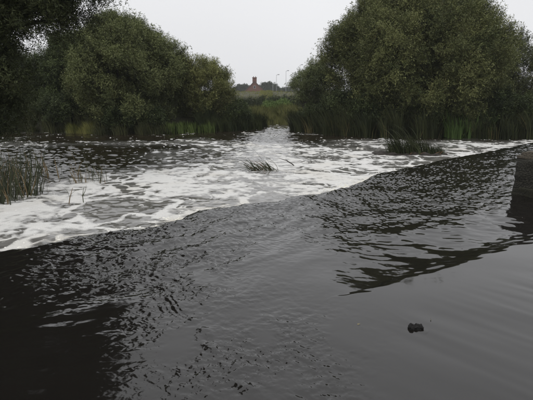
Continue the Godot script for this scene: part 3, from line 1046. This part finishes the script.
func build_plants_in_water() -> void:
	var green := reed_mat(Color(0.045, 0.055, 0.022))
	var deep := reed_mat(Color(0.022, 0.028, 0.012))
	var straw := reed_mat(Color(0.16, 0.11, 0.05))
	var rust := reed_mat(Color(0.14, 0.06, 0.025))

	reed_clump("tall green and brown reeds at the left edge beside the foam", Vector2(-6.1, -10.3), 260, Vector2(0.75, 0.85), Vector2(0.5, 1.3), Vector3(0.10, 0, 0), [green, green, deep, deep, deep, deep, straw], "reeds standing in the pool")
	reed_clump("looser reeds behind the tall reeds at the left edge", Vector2(-7.4, -13.4), 60, Vector2(1.0, 1.0), Vector2(0.6, 1.2), Vector3(-0.05, 0, 0), [green, deep, straw], "reeds standing in the pool")
	reed_clump("thin sparse reeds standing in dark water right of the left reeds", Vector2(-6.0, -13.0), 14, Vector2(0.8, 0.7), Vector2(0.5, 0.95), Vector3(0.0, 0, 0), [green, straw], "reeds standing in the pool")
	reed_clump("small bunch of short reeds behind the two bent reed stems", Vector2(-4.75, -12.3), 46, Vector2(0.5, 0.25), Vector2(0.3, 0.75), Vector3(-0.1, 0, 0), [green, deep, straw], "reeds standing in the pool")

	var t := thing("bent_reed", "bent reed stem leaning right with a rusty foot in the foam", "reed", Vector3(-4.32, LOW, -9.75), "single reed stems in the foam")
	part("stem", tube_mesh([Vector3(0, -0.1, 0), Vector3(0.05, 0.12, 0), Vector3(0.13, 0.34, 0.0)], [0.012, 0.010, 0.005], 5), straw, t)
	part("leaf", blade(Vector3(0.05, 0.12, 0), Vector3(-0.08, 0.36, 0.02), Vector3(0.02, 0.04, 0), 0.010), green, t)
	part("leaf", blade(Vector3(0.07, 0.18, 0), Vector3(0.36, 0.30, 0.02), Vector3(0, 0.05, 0), 0.010), deep, t)
	t = thing("bent_reed", "short upright forked reed stem to the right of the bent one", "reed", Vector3(-4.0, LOW, -9.8), "single reed stems in the foam")
	part("stem", tube_mesh([Vector3(0, -0.1, 0), Vector3(-0.01, 0.15, 0), Vector3(0.03, 0.34, 0.0)], [0.011, 0.009, 0.004], 5), green, t)
	part("leaf", blade(Vector3(-0.01, 0.15, 0), Vector3(0.10, 0.40, 0.02), Vector3(0.02, 0.0, 0), 0.010), green, t)

	reed_clump("clump of dead reeds flattened leftwards by the current in mid pool", Vector2(-0.05, -14.4), 90, Vector2(0.42, 0.18), Vector2(0.35, 0.7), Vector3(-1.1, 0, 0.1), [deep, deep, deep, rust, green], "reeds standing in the pool")
	for pr in [[Vector3(0.05, -0.1, 0), Vector3(-0.45, 0.72, 0)], [Vector3(0.2, -0.1, 0), Vector3(-0.12, 0.5, 0)], [Vector3(-0.25, -0.1, 0), Vector3(-0.85, 0.42, 0)]]:
		part("reed", blade(pr[0], pr[1], Vector3(0.06, 0.08, 0), 0.012), deep, get_node("reed_clump_004"))

	t = thing("drift_stick", "thin dark stick poking up from the foam right of the flattened reeds", "stick", Vector3(0.95, LOW, -15.3))
	part("stick", tube_mesh([Vector3(0.05, -0.08, 0), Vector3(-0.08, 0.06, 0), Vector3(-0.28, 0.18, 0), Vector3(-0.55, 0.27, 0)], [0.022, 0.018, 0.013, 0.006], 6), mat(Color(0.03, 0.025, 0.018), 0.8), t)
	part("twig", tube_mesh([Vector3(-0.2, 0.14, 0), Vector3(-0.32, 0.24, 0.03)], [0.008, 0.003], 5), mat(Color(0.03, 0.025, 0.018), 0.8), t)

	# the islet
	t = thing("grass_islet", "low muddy islet with long dark grass leaning left in the foam", "islet", Vector3(5.9, LOW, -18.6))
	var mud := mat(Color(0.028, 0.02, 0.013), 0.6)
	noise_relief(mud, 2.0, 2.0)
	var base := part("mud_base", rough_block(Vector3(2.9, 0.19, 0.9), 24, 0.12, 0.11, 3.0), mud, t)
	base.position = Vector3(-0.1, -0.14, 0)
	var shapes := [tuft_mesh(31, 12, 1.0, 0.14, 0.010, Vector3(-0.75, 0, 0.1)), tuft_mesh(32, 12, 1.0, 0.14, 0.010, Vector3(-0.4, 0, 0.2))]
	for k in 2:
		var places := []
		var tints := []
		for i in 62:
			var x := rng.randf_range(-0.95, 1.25)
			var s := rng.randf_range(0.5, 1.15) * (1.0 - 0.45 * smoothstep(0.2, 1.1, x))
			places.append(Transform3D(Basis(Vector3.UP, rng.randf_range(-0.5, 0.5)).scaled(Vector3.ONE * s), Vector3(x, 0.03, rng.randf_range(-0.3, 0.3))))
			tints.append(Color(0.016, 0.022, 0.010).lerp(Color(0.06, 0.07, 0.035), rng.randf()))
		many("grass_blades", shapes[k], blade_mat, places, tints, t)
	for i in 9:
		var root := Vector3(rng.randf_range(-0.5, 0.4), 0.02, rng.randf_range(-0.2, 0.2))
		part("long_blade", blade(root, root + Vector3(rng.randf_range(-1.1, -0.5), rng.randf_range(0.9, 1.2), 0), Vector3(0.05, 0.18, 0), 0.012), green, t)
	for i in 8:
		var root := Vector3(rng.randf_range(-0.9, 1.2), 0.0, 0.35)
		part("dead_blade", blade(root, root + Vector3(rng.randf_range(-0.3, 0.35), rng.randf_range(0.03, 0.2), 0.1), Vector3(0, 0.03, 0), 0.012), rust, t)


func build_floating() -> void:
	var t := thing("driftwood_lump", "small black lump breaking the smooth water in the right foreground", "driftwood", Vector3(1.19, -0.02, -3.36))
	var wood := mat(Color(0.004, 0.0035, 0.003), 0.7)
	noise_relief(wood, 8.0, 0.4)
	var lump := part("lump", rough_block(Vector3(1.05, 0.48, 0.6), 22, 0.17, 0.2, 2.0), wood, t)
	lump.scale = Vector3.ONE * 0.1
	part("stub", tube_mesh([Vector3(-0.01, 0.03, 0), Vector3(-0.022, 0.05, 0.0), Vector3(-0.028, 0.058, 0)], [0.012, 0.009, 0.004], 6), wood, t)
	var wet := mat(Color(0.5, 0.5, 0.5), 0.3)
	var fo := part("foam_fleck", rough_block(Vector3(0.03, 0.012, 0.02), 6, 0.008, 0.005, 4.0), wet, t)
	fo.position = Vector3(-0.02, 0.02, -0.05)
	var leaf := reed_mat(Color(0.14, 0.12, 0.06))
	for p in [["tiny yellow leaf floating on smooth water left of the black lump", Vector3(0.75, 0.004, -3.42), 0.3], ["tiny pale leaf floating just right of the black lump", Vector3(1.36, 0.004, -3.5), 1.4]]:
		var l := thing("floating_leaf", p[0], "leaf", p[1], "leaves afloat on the upper water")
		l.rotation.y = p[2]
		part("leaf_blade", blade(Vector3(-0.014, 0, 0), Vector3(0.014, 0.002, 0), Vector3(0, 0.002, 0), 0.006), leaf, l)
